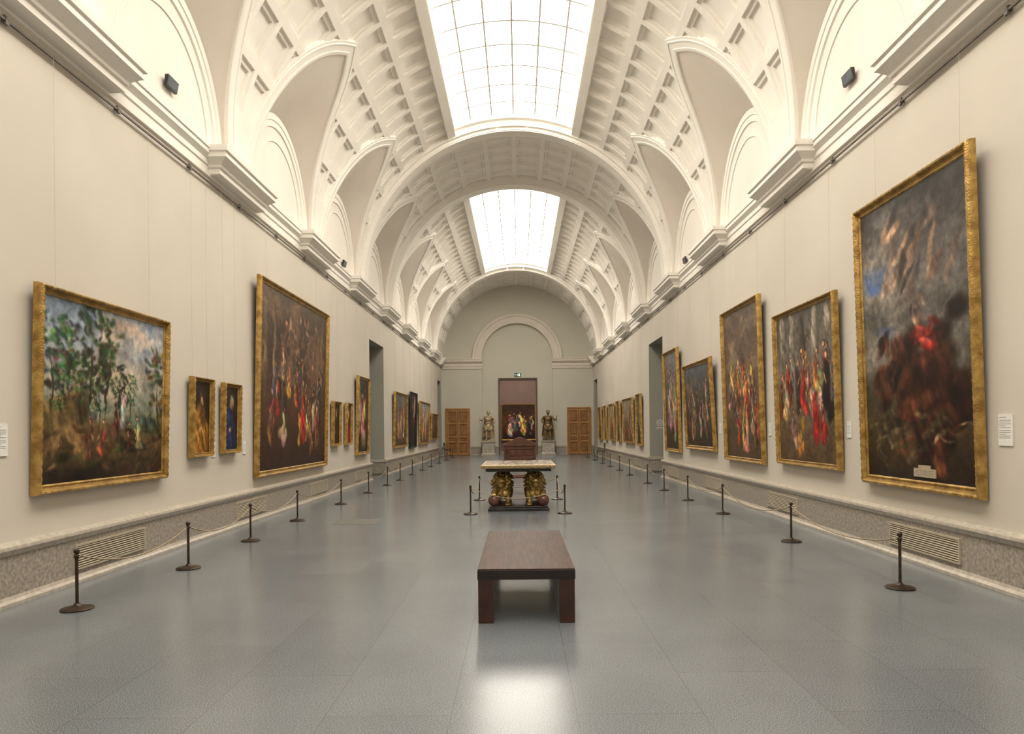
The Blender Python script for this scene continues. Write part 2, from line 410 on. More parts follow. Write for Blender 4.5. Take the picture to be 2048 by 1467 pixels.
for a,b,yy in ((-XW,-4.72,Y),(-3.02,-NR,Y),(NR,3.12,Y),(4.80,XW,Y),(-NR,dx0-.1,yn),(dx1+.1,NR,yn)):
    m.box(a,b,yy-.06,yy,.05,.5); l.box(a,b,yy-.1,yy,.5,.6); l.box(a,b,yy-.1,yy,0,.05)
m.obj('baseboard_end', M_gran, **ST); l.obj('trim_end_base', M_ledge, **ST)
# back wall behind camera
MB().quad((-5,YB,0),(5,YB,0),(5,YB,11.3),(-5,YB,11.3)).obj('wall_back', M_wallend, **ST)
# doors
for k,(a,b) in enumerate(((-4.66,-3.08),(3.19,4.73))):
    d=MB(); H=2.95; d.box(a,a+.09,Y-.12,Y,0,H+.09); d.box(b-.09,b,Y-.12,Y,0,H+.09); d.box(a+.09,b-.09,Y-.12,Y,H,H+.09)
    fo=d.obj('door_%d'%(k+1), M_wood, bevel=.01, **ST)
    mid=(a+b)/2
    for q,(x0,x1) in enumerate(((a+.10,mid-.012),(mid+.012,b-.10))):
        lf=MB(); pn=MB(); pn.box(x0,x1,Y-.045,Y-.01,.02,H-.01)
        lf.box(x0,x0+.09,Y-.10,Y-.045,.02,H-.01); lf.box(x1-.09,x1,Y-.10,Y-.045,.02,H-.01)
        zz=[(.02,.18),(.80,.92),(1.14,1.26),(2.0,2.12),(2.82,2.94)]
        for z0,z1 in zz: lf.box(x0+.09,x1-.09,Y-.10,Y-.045,z0,z1)
        for (p0,p1),(q0,q1) in zip(zz,zz[1:]): pn.box(x0+.16,x1-.16,Y-.085,Y-.045,p1+.07,q0-.07) if q0-p1>.2 else None
        lf.obj('door_leaf', M_wood, parent=fo, bevel=.006); pn.obj('door_panel', M_wood2, parent=fo, bevel=.006)
    MB().ell((mid-.06,Y-.13,1.08),(.025,.03,.025)).ell((mid-.06,Y-.1,1.08),(.015,.04,.015)).obj('door_knob', M_gold2, parent=fo, smooth=60)
# room beyond
YR=54.0
m=MB(); m.quad((-6,YR,0),(6,YR,0),(6,YR,7),(-6,YR,7)); m.obj('wall_beyond', M_mauve, **ST)
m=MB()
for x in (-6,6): m.quad((x,yn+1.2,0),(x,YR,0),(x,YR,7),(x,yn+1.2,7))
m.quad((-6,yn+1.2,0),(dx0,yn+1.2,0),(dx0,yn+1.2,7),(-6,yn+1.2,7)); m.quad((dx1,yn+1.2,0),(6,yn+1.2,0),(6,yn+1.2,7),(dx1,yn+1.2,7)); m.quad((dx0,yn+1.2,dz),(dx1,yn+1.2,dz),(dx1,yn+1.2,7),(dx0,yn+1.2,7))
m.obj('wall_beyond_sides', M_mauve, **ST)
MB().quad((-6,yn+1.2,7),(6,yn+1.2,7),(6,YR,7),(-6,YR,7)).obj('ceiling_beyond', M_vault, **ST)
la=bpy.data.lights.new('room_fill_light','AREA'); la.shape='RECTANGLE'; la.size=6; la.size_y=4; la.energy=520; la.color=(1,.90,.78)  # unseen area light, added to light the room beyond; no fixture modelled
lo=bpy.data.objects.new('room_fill_light',la); C.objects.link(lo); lo.location=(0,50.3,6.9)

# exit sign
e=empty('exit_sign',(.02,yn-.03,5.08),0,label='small green emergency exit pictogram sign above the doorway',category='sign')
MB().box(-.23,.23,-.02,.02,0,.22).obj('sign_panel',M_green,parent=e,bevel=.004)
m=MB(); m.box(.06,.15,-.026,-.021,.03,.19); m.box(-.19,-.06,-.026,-.021,.10,.125)
m.loft([[(-.19,y,.07),(-.19,y,.155),(-.215,y,.1125)] for y in (-.026,-.021)])
m.ell((-.0,-.023,.165),(.016,.003,.016)); m.tube([(-.0,-.023,.145),(.01,-.023,.09),(-.03,-.023,.04)],.009,6); m.tube([(.01,-.023,.09),(.04,-.023,.04)],.009,6); m.tube([(-.035,-.023,.12),(0,-.023,.14),(.035,-.023,.11)],.007,6)
m.obj('running_figure_and_arrow',M_exitw,parent=e)

# ------------------------------------------------------------------ painting canvases (generic stand-ins, invented compositions)
def vnoise(x,y,seed):
    xi=np.floor(x).astype(np.int64); yi=np.floor(y).astype(np.int64); fx=x-xi; fy=y-yi
    fx=fx*fx*(3-2*fx); fy=fy*fy*(3-2*fy)
    def h(a,b):
        n=(a*374761393+b*668265263+seed*144269501)&0x7fffffff; n=((n^(n>>13))*1274126177)&0x7fffffff
        return ((n^(n>>16))&0xffff)/65535.
    return (h(xi,yi)*(1-fx)+h(xi+1,yi)*fx)*(1-fy)+(h(xi,yi+1)*(1-fx)+h(xi+1,yi+1)*fx)*fy
def fbm(x,y,seed,o=4):
    t=0;a=.5;s=0
    for k in range(o): t=t+a*vnoise(x*2**k,y*2**k,seed+k*17); s+=a; a*=.55
    return t/s
class Paint:
    def __init__(s,W,H,res,seed,warp=.16):
        s.W,s.H=W,H; s.seed=seed; s.r=random.Random(seed)
        s.nx=max(8,int(W/res)); s.ny=max(8,int(H/res))
        s.x,s.y=np.meshgrid(np.linspace(0,1,s.nx+1),np.linspace(0,1,s.ny+1),indexing='ij')
        X,Y=s.x*W,s.y*H; q=min(1,H/2)
        s.X=X+q*(warp*(fbm(X*4/q,Y*4/q,seed,4)-.5)); s.Y=Y+q*(warp*(fbm(X*4/q,Y*4/q,seed+5,4)-.5))
        s.fold=fbm((X*9+Y*4)/q,Y*3/q,seed+9,4); s.c=np.zeros(s.x.shape+(3,))
    def grad(s,stops):
        v=s.y+.12*(fbm(s.X*1.5,s.Y*1.5,s.seed+3)-.5)
        for k in range(3): s.c[...,k]=np.interp(v,[a for a,_ in stops],[b[k] for _,b in stops])
        return s
    def mix(s,m,col):
        s.c=s.c*(1-m[...,None])+np.array(col)*m[...,None]
    def cloud(s,col,sc,th,soft=.12,amt=.8,v0=0,v1=1,u0=0,u1=1):
        n=fbm(s.X*sc,s.Y*sc*1.6,s.seed+21+int(sc*10),5); m=np.clip((n-th)/soft,0,1)*amt
        e=.08; m=m*np.clip((s.y-v0)/e+.5,0,1)*np.clip((v1-s.y)/e+.5,0,1)*np.clip((s.x-u0)/e+.5,0,1)*np.clip((u1-s.x)/e+.5,0,1)
        s.mix(m,col); return s
    def blob(s,u,v,ru,rv,ang,col,soft=.35,shade=.8,amt=1):
        dx=s.X-u*s.W; dy=s.Y-v*s.H; c,q=math.cos(ang),math.sin(ang)
        a=(dx*c+dy*q)/ru; b=(-dx*q+dy*c)/rv; d=np.sqrt(a*a+b*b)
        m=np.clip((1-d)/soft,0,1)*amt
        k=(1-shade)+shade*(.15+1.7*s.fold)*(1.0-.4*np.clip(a,-1,1)+.15*np.clip(b,-1,1))
        colr=np.clip(np.array(col)*k[...,None],0,1)
        s.c=s.c*(1-m[...,None])+colr*m[...,None]; return s
    def strokes(s,n,u,v,su,sv,l,w,cols,ang=None,soft=.6,amt=.85):
        for _ in range(n):
            c=s.r.choice(cols); k=s.r.uniform(.6,1.25)
            s.blob(s.r.gauss(u,su),s.r.gauss(v,sv),l*s.r.uniform(.5,1.2),w*s.r.uniform(.5,1.2),s.r.uniform(-1.6,1.6) if ang is None else ang+s.r.gauss(0,.3),[min(1,q*k) for q in c],soft,.8,amt)
        return s
    def drape(s,u,v,h,col,flesh=True):
        h=h*s.H; r=s.r; a=r.uniform(-.25,.25)
        for k in range(4): s.blob(u+r.gauss(0,.05)*h/s.W,v+(.15+.16*k)*h/s.H,h*r.uniform(.09,.16)*(1.15-.15*k),h*r.uniform(.14,.22),a+r.gauss(0,.3),[c*r.uniform(.75,1.2) for c in col],.4,.95,.97)
        for k in range(3): s.blob(u+r.gauss(0,.06)*h/s.W,v+r.uniform(.1,.65)*h/s.H,h*.018,h*r.uniform(.07,.16),a+r.gauss(0,.5),[min(1,c*1.5+.06) for c in col],.8,.5,.7)
        if flesh:
            s.blob(u+a*.3*h/s.W,v+.86*h/s.H,h*.06,h*.085,0,(.16,.11,.08),.5,.6)
            s.blob(u+(a*.3+r.choice((-.012,.012)))*h/s.W,v+.85*h/s.H,h*.045,h*.062,0,(.66,.48,.35),.6,.5); s.blob(u+r.uniform(-.15,.15)*h/s.W,v+.55*h/s.H,h*.03,h*.11,r.uniform(-1,1),(.62,.45,.32),.6,.5)
        return s
    def crowd(s,n,u0,u1,v0,v1,h,pal):
        P_=sorted([(s.r.uniform(v0,v1),s.r.uniform(u0,u1)) for _ in range(n)],reverse=True)
        for v,u in P_: s.drape(u,v,h*s.r.uniform(.8,1.15),s.r.choice(pal))
        return s
    def tree(s,u,v,h,col,n=70):
        h*=s.H; a=s.r.uniform(-.15,.15)
        s.blob(u,v+.35*h/s.H,h*.022,h*.42,a,(.17,.12,.08),.6,.5)
        for k in range(n):
            t=s.r.uniform(.28,1.05); w=.15*(1-abs(t-.65)*1.2)
            s.blob(u+s.r.gauss(0,max(w,.03))*h/s.W,v+t*h/s.H,h*s.r.uniform(.035,.09),h*s.r.uniform(.02,.055),s.r.uniform(-.8,.8),[c*s.r.uniform(.55,1.5) for c in col],.9,.8,.92)
        return s
    def mesh(s,x0,z0,dep,parent,tilt):
        nx,ny=s.nx+1,s.ny+1
        V=np.stack([x0+s.x*s.W, np.full(s.x.shape,-dep), z0+s.y*s.H],-1).reshape(-1,3)
        i,j=np.meshgrid(np.arange(nx-1),np.arange(ny-1),indexing='ij'); a=(i*ny+j).ravel()
        F=np.stack([a,a+ny,a+ny+1,a+1],-1)
        me=bpy.data.meshes.new('canvas'); me.from_pydata(V.tolist(),[],F.tolist()); me.materials.append(M_canvas)
        at=me.color_attributes.new('Col','FLOAT_COLOR','POINT')
        det=fbm(s.x*s.W*12,s.y*s.H*12,s.seed+77,4); det2=fbm(s.X*4,s.Y*4,s.seed+78,4)
        s.c=s.c*1.06*((.78+.44*det)*(.78+.44*det2))[...,None]
        c=np.clip(s.c,0,1)**2.1; c=np.concatenate([c.reshape(-1,3),np.ones((c.shape[0]*c.shape[1],1))],-1)
        at.data.foreach_set('color',c.astype(np.float32).ravel())
        o=bpy.data.objects.new('canvas',me); C.objects.link(o); o.parent=parent; o.rotation_euler=(tilt,0,0)
        return o
def frame_mesh(W,H,fw,dep):
    prof=[(0,.0),(0,.50),(.06,.70),(.12,.90),(.22,1.0),(.34,.98),(.46,.80),(.54,.52),(.72,.46),(.80,.56),(.88,.56),(1.0,.40),(1.0,.0)]
    m=MB(); rings=[]
    nW=max(4,int(W/.045)//2*2); nH=max(4,int(H/.045)//2*2)
    for q,(o_,d_) in enumerate(prof):
        i=o_*fw; x0,x1,z0,z1=-W/2+i,W/2-i,i,H-i; ring=[]
        def add(a,b,n):
            for k in range(n):
                t=k/n; bump=(.07 if k%2 else -.03)*(1 if 3<=q<=6 else 0)
                ring.append((a[0]+(b[0]-a[0])*t,-dep*(d_+bump),a[1]+(b[1]-a[1])*t))
        add((x0,z0),(x1,z0),nW); add((x1,z0),(x1,z1),nH); add((x1,z1),(x0,z1),nW); add((x0,z1),(x0,z0),nH)
        rings.append(ring)
    m.loft(rings,cap=False); return m

WARM=[(.46,.14,.10),(.54,.39,.19),(.62,.53,.43),(.20,.17,.15),(.30,.19,.12),(.18,.20,.26),(.42,.28,.18),(.33,.26,.20)]
def painting(side,ya,yb,z0,z1,fw,fn,label,res=.025,tilt=.026,fmat=None,dep=.10,plaque=False):
    sx=-1 if side=='L' else 1
    ya*=1.015 if side=='L' else .988; yb*=.982 if side=='L' else .968
    W=yb-ya; H=z1-z0; fw*=.70
    e=empty('painting',(sx*(XW-.015),(ya+yb)/2,z0),-sx*pi/2,label=label,category='painting')
    f=frame_mesh(W,H,fw,dep).obj('picture_frame',fmat or M_gold,parent=e,smooth=32,rot=(tilt,0,0)); fix_normals(f)
    p=Paint(W-2*fw+.02,H-2*fw+.02,res,int(ya*100+sx*7)); fn(p); p.mesh(-W/2+fw-.01,fw-.01,dep*.38,e,tilt)
    if z1<5.5:
        for q in (-.36,.36): MB().tube([(q*W,-.04,H-.12),(q*W,-.04,5.65-z0)],.002,5).obj('hanging_wire',M_wire,parent=e)
    if plaque:
        m=MB(); d=dep*.38
        m.box(-.02,.42,-d-.012,-d-.001,.17,.27); m.box(.08,.32,-d-.012,-d-.001,.27,.31); m.obj('plaque',mat('pale_plaque',(.36,.29,.19),(.44,.36,.24),.6,scale=20),parent=e,rot=(tilt,0,0))
        m=MB()
        for k in range(3): m.box(.02,.38,-d-.0135,-d-.012,.195+.025*k,.20+.025*k)
        m.obj('plaque_lines',M_txt,parent=e,rot=(tilt,0,0))
    return e

def land(p):
    p.grad([(0,(.17,.12,.08)),(.18,(.30,.23,.14)),(.32,(.36,.32,.21)),(.42,(.44,.46,.40)),(.6,(.62,.58,.52)),(.8,(.52,.55,.58)),(1,(.42,.47,.53))])
    p.cloud((.76,.64,.53),1.3,.48,.2,.8,.45,.97,.4,1).cloud((.68,.66,.64),1.6,.5,.15,.6,.6,1,0,.5)
    p.blob(.12,.33,.75,.35,.5,(.33,.27,.16)); p.blob(.3,.24,.9,.20,.1,(.38,.29,.18)); p.blob(.8,.33,.5,.14,-.1,(.26,.30,.25))
    for u,v,h,g in ((.06,.33,.55,(.15,.20,.13)),(.17,.42,.42,(.22,.27,.17)),(.34,.34,.66,(.12,.15,.09)),(.47,.34,.60,(.16,.20,.11)),(.58,.34,.32,(.13,.18,.12)),(.68,.34,.28,(.16,.22,.14)),(.95,.12,.70,(.22,.20,.12)),(.26,.32,.4,(.19,.23,.13)),(.12,.3,.3,(.16,.20,.12)),(.4,.3,.35,(.13,.16,.09))): p.tree(u,v,h,g)
    p.strokes(60,.5,.16,.3,.06,.22,.06,[(.30,.22,.13),(.2,.16,.09),(.38,.30,.18),(.17,.17,.09)],0.1)
    for u,v,h,c in ((.36,.32,.2,(.55,.48,.38)),(.62,.30,.26,(.62,.62,.62)),(.55,.2,.28,(.36,.20,.13)),(.44,.12,.26,(.44,.24,.16)),(.33,.10,.28,(.34,.22,.16)),(.74,.14,.26,(.50,.42,.32)),(.12,.08,.2,(.24,.18,.13)),(.66,.14,.22,(.28,.16,.11))): p.drape(u,v,h,c)
    p.blob(.2,.03,1.0,.14,.0,(.12,.09,.06),.6); p.strokes(30,.85,.08,.12,.05,.12,.03,[(.2,.2,.12),(.25,.18,.1)],.5)
def sitter(robe,hair):
    def f(p):
        p.grad([(0,(.10,.07,.05)),(1,(.15,.11,.08))]); H=p.H
        p.blob(.5,.2,H*.30,H*.36,0,robe,.25); p.blob(.45,.5,H*.2,H*.22,.1,[c*.85 for c in robe],.3); p.blob(.55,.76,H*.11,H*.14,0,hair,.4); p.blob(.53,.72,H*.07,H*.10,.1,(.56,.39,.26),.5)
        p.blob(.46,.32,H*.10,H*.05,.4,(.60,.43,.30),.5); p.strokes(14,.5,.35,.15,.14,H*.10,H*.015,[[c*1.4 for c in robe],[c*.5 for c in robe]],1.2)
    return f
def altar(p):
    p.grad([(0,(.17,.11,.08)),(.35,(.27,.17,.12)),(.7,(.22,.16,.12)),(1,(.27,.22,.17))])
    p.cloud((.42,.31,.23),1.5,.48,.12,.7,.4,1)
    for u in (.07,.18,.92): p.blob(u,.62,.14,1.3,0,(.32,.26,.19),.4)
    p.strokes(40,.58,.78,.12,.08,.20,.08,[(.66,.47,.35),(.36,.26,.19),(.54,.4,.32),(.46,.33,.28)])
    p.crowd(14,.15,.95,.34,.5,.22,WARM); p.crowd(12,.08,.95,.12,.32,.28,WARM)
    for u,v,h,c in ((.60,.12,.46,(.54,.12,.08)),(.84,.10,.38,(.50,.33,.22)),(.16,.14,.34,(.42,.24,.18)),(.32,.12,.26,(.60,.50,.42)),(.74,.05,.28,(.44,.28,.17))): p.drape(u,v,h,c)
    p.blob(.30,.2,.35,.16,0,(.68,.55,.42),.7,.8,.8)
def storm(p):
    p.grad([(0,(.13,.10,.07)),(.15,(.23,.18,.11)),(.3,(.24,.22,.16)),(.42,(.32,.30,.27)),(.7,(.36,.34,.32)),(1,(.20,.18,.17))])
    p.cloud((.52,.48,.43),1.2,.48,.16,.7,.4,.97,0,.7).cloud((.25,.36,.56),.7,.34,.15,.9,.50,.76,.0,.32).cloud((.15,.13,.12),1.0,.42,.2,.85,.5,1,.45,1)
    p.strokes(26,.5,.80,.14,.09,.38,.09,[(.46,.37,.31),(.28,.24,.22),(.60,.46,.35)],.8)
    p.strokes(70,.62,.30,.17,.10,.34,.20,[(.23,.12,.08),(.15,.08,.06),(.30,.17,.11)],.4,.5,.9)
    p.strokes(16,.33,.36,.06,.10,.16,.09,[(.24,.13,.09),(.17,.09,.07)],1.0,.5,.9)
    p.strokes(14,.64,.50,.06,.035,.22,.08,[(.50,.11,.10),(.36,.08,.07),(.56,.22,.18)],-.3)
    p.strokes(10,.57,.60,.04,.04,.12,.07,[(.32,.27,.24),(.48,.36,.28),(.15,.12,.11)],1.3)
    p.strokes(60,.35,.16,.25,.05,.20,.05,[(.35,.29,.19),(.2,.16,.10),(.42,.35,.26),(.16,.14,.08)],.1)
def hall(p):
    p.grad([(0,(.29,.22,.15)),(.2,(.35,.28,.20)),(.6,(.40,.36,.32)),(1,(.29,.27,.24))])
    for u in (.12,.30,.48,.70,.9): p.blob(u,.80,.13,.8,0,(.46,.42,.37) if u!=.48 else (.24,.20,.17),.3)
    p.crowd(14,.05,.97,.25,.45,.36,WARM)
    for u,v,h,c in ((.15,.25,.46,(.58,.47,.38)),(.88,.25,.5,(.09,.08,.08)),(.5,.3,.42,(.50,.13,.10)),(.66,.14,.42,(.54,.12,.11)),(.78,.12,.28,(.48,.11,.09)),(.42,.03,.36,(.56,.41,.17)),(.28,.08,.3,(.40,.34,.28))): p.drape(u,v,h,c)
def generic(pal,dark=.18,n=10,h=.4,sky=None):
    def f(p):
        d=dark*1.1; p.grad([(0,(d,d*.75,d*.55)),(.5,(d*1.3,d*1.05,d*.8)),(1,sky or (d*1.2,d,d*.85))])
        p.cloud((d*2,d*1.7,d*1.3),1.6,.5,.15,.6,.5,1)
        pl=[tuple(min(1,c*1.06) for c in q) for q in pal]
        p.crowd(n,.1,.9,.30,.5,h*.8,pl); p.crowd(n,.08,.92,.04,.25,h,pl)
    return f
def lamplit(p):
    p.grad([(0,(.12,.08,.06)),(.45,(.28,.18,.12)),(1,(.17,.11,.07))]); p.crowd(18,.06,.94,.08,.26,.56,[(.9,.78,.6),(.62,.2,.12),(.3,.26,.28),(.8,.6,.32),(.2,.15,.12),(.75,.66,.54)])

PT=[('L',6.99,9.9,1.02,3.2,.15,land,'gold-framed wooded landscape with small figures under trees',.012),
('L',10.32,11.38,1.27,2.5,.10,sitter((.58,.39,.14),(.2,.13,.08)),'small gold-framed portrait of a figure in ochre robe',.014),
('L',11.42,12.5,1.29,2.48,.10,sitter((.10,.15,.27),(.46,.44,.40)),'small gold-framed portrait of grey-haired figure in blue',.014),
('L',12.87,18.1,.78,4.6,.17,altar,'huge gold-framed crowded scene with red-robed figure',.02),
('L',18.15,19.55,1.25,2.45,.10,sitter((.2,.12,.09),(.4,.35,.3)),'small gold-framed portrait of a dark-robed figure',.025),
('L',19.55,20.85,1.25,2.46,.10,sitter((.55,.08,.06),(.5,.45,.4)),'small gold-framed portrait of figure in red',.025),
('L',20.85,23.2,.9,3.34,.14,generic([(.55,.12,.09),(.44,.31,.18),(.53,.44,.35)],.12,3,.75),'tall gold-framed painting of red-robed standing figures',.03),
('L',27.1,31.1,.94,3.2,.14,generic([(.66,.5,.38),(.55,.37,.25),(.38,.28,.2)],.24,5,.6,(.34,.34,.34)),'gold-framed figure painting beside the doorway',.035),
('L',31.0,33.9,.83,3.4,.14,generic([(.66,.53,.42),(.15,.1,.1)],.09,2,.8),'tall black-framed painting of a pale figure',.04),
('L',33.9,38.8,.92,3.1,.14,generic([(.72,.55,.42),(.58,.42,.31),(.35,.44,.36)],.30,5,.7,(.44,.5,.55)),'gold-framed painting of pale figures under blue sky',.04),
('L',38.6,42.9,1.1,2.6,.13,generic(WARM,.22,5,.5),'gold-framed small narrative painting',.05),
('R',7.26,9.97,.87,4.59,.18,storm,'huge gold-framed dark painting with stormy sky and plaque',.012),
('R',10.48,13.25,.98,3.67,.13,hall,'gold-framed group scene with figures in red and yellow',.014),
('R',13.74,16.6,.91,4.24,.14,generic([(.62,.46,.33),(.48,.28,.17),(.56,.45,.24),(.42,.17,.11),(.38,.24,.16),(.3,.24,.2),(.5,.4,.32)],.25,14,.32),'tall gold-framed painting crowded with warm-toned figures',.018),
('R',17.15,20.45,1.05,3.38,.17,generic([(.52,.43,.36),(.27,.22,.22),(.43,.30,.20),(.17,.17,.17)],.18,12,.40,(.30,.32,.35)),'wide gold-framed dark crowded battle painting tilting forward',.025),
('R',20.85,23.35,.9,4.04,.15,generic([(.46,.44,.38),(.24,.28,.24),(.55,.46,.36)],.2,5,.55,(.38,.41,.45)),'tall gold-framed painting next to the doorway',.03),
('R',27.4,29.0,.95,3.0,.13,generic(WARM,.2,3,.6),'gold-framed upright painting of figures',.04),
('R',29.4,32.7,1.0,2.95,.13,generic(WARM,.28,5,.55,(.5,.47,.42)),'gold-framed wide painting of several figures',.04),
('R',33.1,34.9,1.0,2.95,.12,generic(WARM,.22,3,.6),'narrow gold-framed painting of figures',.05),
('R',35.3,37.7,1.0,2.9,.13,generic(WARM,.32,4,.55,(.46,.48,.48)),'gold-framed painting with pale sky',.05),
('R',38.2,40.1,1.0,2.9,.12,generic(WARM,.22,3,.6),'gold-framed dark upright painting',.05),
('R',40.6,43.0,1.0,2.9,.13,generic(WARM,.24,4,.55),'gold-framed painting near the end doorway',.05)]
for t in PT:
    kw={}
    if 'black-framed' in t[7]: kw['fmat']=M_black
    if 'battle' in t[7]: kw['tilt']=.05
    if 'plaque' in t[7]: kw['plaque']=True
    painting(*t[:8],res=t[8],**kw)
# painting in the room beyond
e=empty('painting',(.05,YR-.02,.8),0,label='gold-framed group portrait on mauve wall of next room',category='painting')
f=frame_mesh(2.7,2.8,.10,.11).obj('picture_frame',M_gold,parent=e,smooth=50); fix_normals(f)
p=Paint(2.52,2.62,.02,99); lamplit(p); p.mesh(-1.26,.09,.05,e,0)

# ------------------------------------------------------------------ placards
def placard(sx,y,z,h=.31,w=.20):
    e=empty('wall_label',(sx*(XW-.001),y,z),-sx*pi/2,label='small white printed caption card beside a painting',category='label',group='caption cards on the gallery walls')
    MB().box(-w/2,w/2,-.012,0,0,h).obj('card',M_white,parent=e)
    m=MB(); k=0; zz=h-.03
    while zz>.05:
        L=w*.8*(1 if k%4 else .6); m.box(-w*.42,-w*.42+L,-.0135,-.012,zz,zz+.004); zz-=.018 if k%5 else .03; k+=1
    m.obj('printed_lines',M_txt,parent=e); return e
for sx,y,z in ((-1,6.70,1.44),(1,6.92,1.44)): placard(sx,y,z)
for sx,y,z in ((1,10.20,1.48),(1,13.42,1.48),(1,16.75,1.5),(-1,12.66,1.25),(-1,11.38,1.25)): placard(sx,y,z,.24,.12)
# round door sign on the jamb
e=empty('round_sign',(5.28,25.845,1.72),0,label='white round pictogram with small lettering on the doorway jamb',category='sign')
m=MB(); rings=[]
for k in range(33):
    a=2*pi*k/32; rings.append([(r_*math.cos(a),y_,.12+r_*math.sin(a)) for r_,y_ in ((.12,0),(.12,-.006),(.10,-.006),(.10,0))])
m.loft(rings,cap=False).obj('ring',M_white,parent=e)
m=MB(); m.box(-.05,-.035,-.006,0,.06,.18); m.box(.035,.05,-.006,0,.06,.18); m.box(-.035,.035,-.006,0,.165,.18); m.box(-.012,.012,-.006,0,.06,.12); m.box(-.16,.16,-.004,0,-.06,-.045); m.box(-.13,.13,-.004,0,-.09,-.075)
m.obj('pictogram',M_white,parent=e)

# ------------------------------------------------------------------ stanchions & ropes
def stanchion():
    e=empty('barrier_post',(0,0,0),0,label='low dark bronze barrier post with round base',category='barrier post',group='low posts of the rope barrier')
    MB().lathe([(.005,0),(.14,0),(.142,.012),(.13,.02),(.10,.026),(.05,.034),(.03,.045),(.022,.06),(.005,.06)],n=28).obj('base',M_bronze,parent=e,smooth=35)
    MB().lathe([(.005,.05),(.0145,.05),(.0145,.475),(.02,.48),(.02,.49),(.014,.495),(.005,.5)],n=14).obj('post',M_bronze,parent=e,smooth=35)
    m=MB(); m.lathe([(.004,.49),(.022,.495),(.025,.505),(.02,.515),(.012,.52),(.022,.53),(.027,.545),(.022,.56),(.010,.567),(.002,.568)],n=16)
    m.ell((0,.03,.50),(.006,.02,.006)); m.ell((0,-.03,.50),(.006,.02,.006)); m.obj('finial',M_bronze,parent=e,smooth=50)
    return e
s0=stanchion(); first=True
def put(loc):
    global first
    if first: s0.location=loc; first=False
    else: copy_thing(s0,loc)
def rope(a,b,sag):
    a=Vector((a[0],a[1],.5)); b=Vector((b[0],b[1],.5)); d=(b-a).normalized(); a+=d*.03; b-=d*.03
    pts=[a.lerp(b,t/14)-Vector((0,0,sag*(1-(2*t/14-1)**2))) for t in range(15)]
    MB().tube(pts,.0085,6).obj('barrier_rope',M_rope,smooth=60,label='beige twisted cord slung between two bronze posts',category='rope',group='cords of the barrier')
LP=[(-4.09,6.58),(-3.95,8.5),(-4.0,10.6),(-4.03,12.94),(-3.95,15.8),(-3.93,18.6),(-3.9,21.1),(-3.87,23.2),(-3.9,26.0),(-3.9,28.8),(-3.9,31.6),(-3.9,34.8),(-3.9,38.4),(-3.9,41.8)]
RP=[(3.93,7.1),(3.97,10.04),(3.95,13.35),(3.9,15.9),(3.9,18.5),(3.9,20.9),(3.95,24.6),(4.0,27.4),(4.0,30.2),(4.0,33),(4.0,36.5),(4.0,40)]
for L in (LP,RP):
    for q in L: put((q[0],q[1],0))
    for a,b in zip(L,L[1:]): rope(a,b,.16 if math.dist(a,b)<3.2 else .2)
TP=[(-.88,13.67),(.96,13.67),(.96,16.4),(-.86,16.4)]
for q in TP: put((q[0],q[1],0))
for a,b in zip(TP,TP[1:]+TP[:1]): rope(a,b,.2)

# ------------------------------------------------------------------ bench
e=empty('bench',(.13,5.95,0),0,label='long low dark brown wooden bench with slab top',category='bench')
MB().box(-.417,.417,0,2.26,.372,.455).obj('bench_frame',M_edge,parent=e,bevel=.004)
MB().box(-.413,.413,.004,2.256,.4552,.464).obj('seat',M_seat,parent=e,bevel=.003)
lg=MB().box(-.064,.064,-.064,.064,0,.372).obj('leg',M_bench,parent=e,bevel=.004,loc=(-.348,.07,0))
for x,y in ((.348,.07),(-.348,2.19),(.348,2.19)):
    c=lg.copy(); C.objects.link(c); c.parent=e; c.location=(x,y,0)
MB().box(-.40,-.33,.136,2.124,.30,.372).box(.33,.40,.136,2.124,.30,.372).obj('side_rail',M_bench,parent=e)

# ------------------------------------------------------------------ lion table
def organic(mb,name,m,parent,vox=.02,sm=3,**k):
    o=mb.obj(name,m,parent=parent,**k)
    r=o.modifiers.new('r','REMESH'); r.mode='VOXEL'; r.voxel_size=vox; r.use_smooth_shade=True
    s=o.modifiers.new('s','SMOOTH'); s.iterations=sm; s.factor=.5
    return o
TC=(.06,14.95)
tb=empty('lion_table',(TC[0],TC[1],0),0,label='inlaid stone table carried by gilded bronze lions on black plinth',category='table')
m=MB(); m.box(-.62,.62,-.85,.85,0,.06); m.box(-.59,.59,-.82,.82,.06,.095); m.obj('plinth',M_black,parent=tb,bevel=.008)
m=MB(); m.box(-.66,.66,-.88,.88,.80,.855); m.obj('apron',M_black,parent=tb,bevel=.01)
lay=[(.855,.68,.92),(.87,.735,.985),(.90,.75,1.0),(.93,.75,1.0),(.942,.735,.985),(.942,.70,.95),(.935,.70,.95)]
MB().loft([[(-a,-b,z),(a,-b,z),(a,b,z),(-a,b,z)] for z,a,b in lay]).obj('gilded_rim',M_rim,parent=tb,smooth=20)
MB().box(-.70,.70,-.95,.95,.93,.945).obj('inlaid_top',M_mosaic,parent=tb)
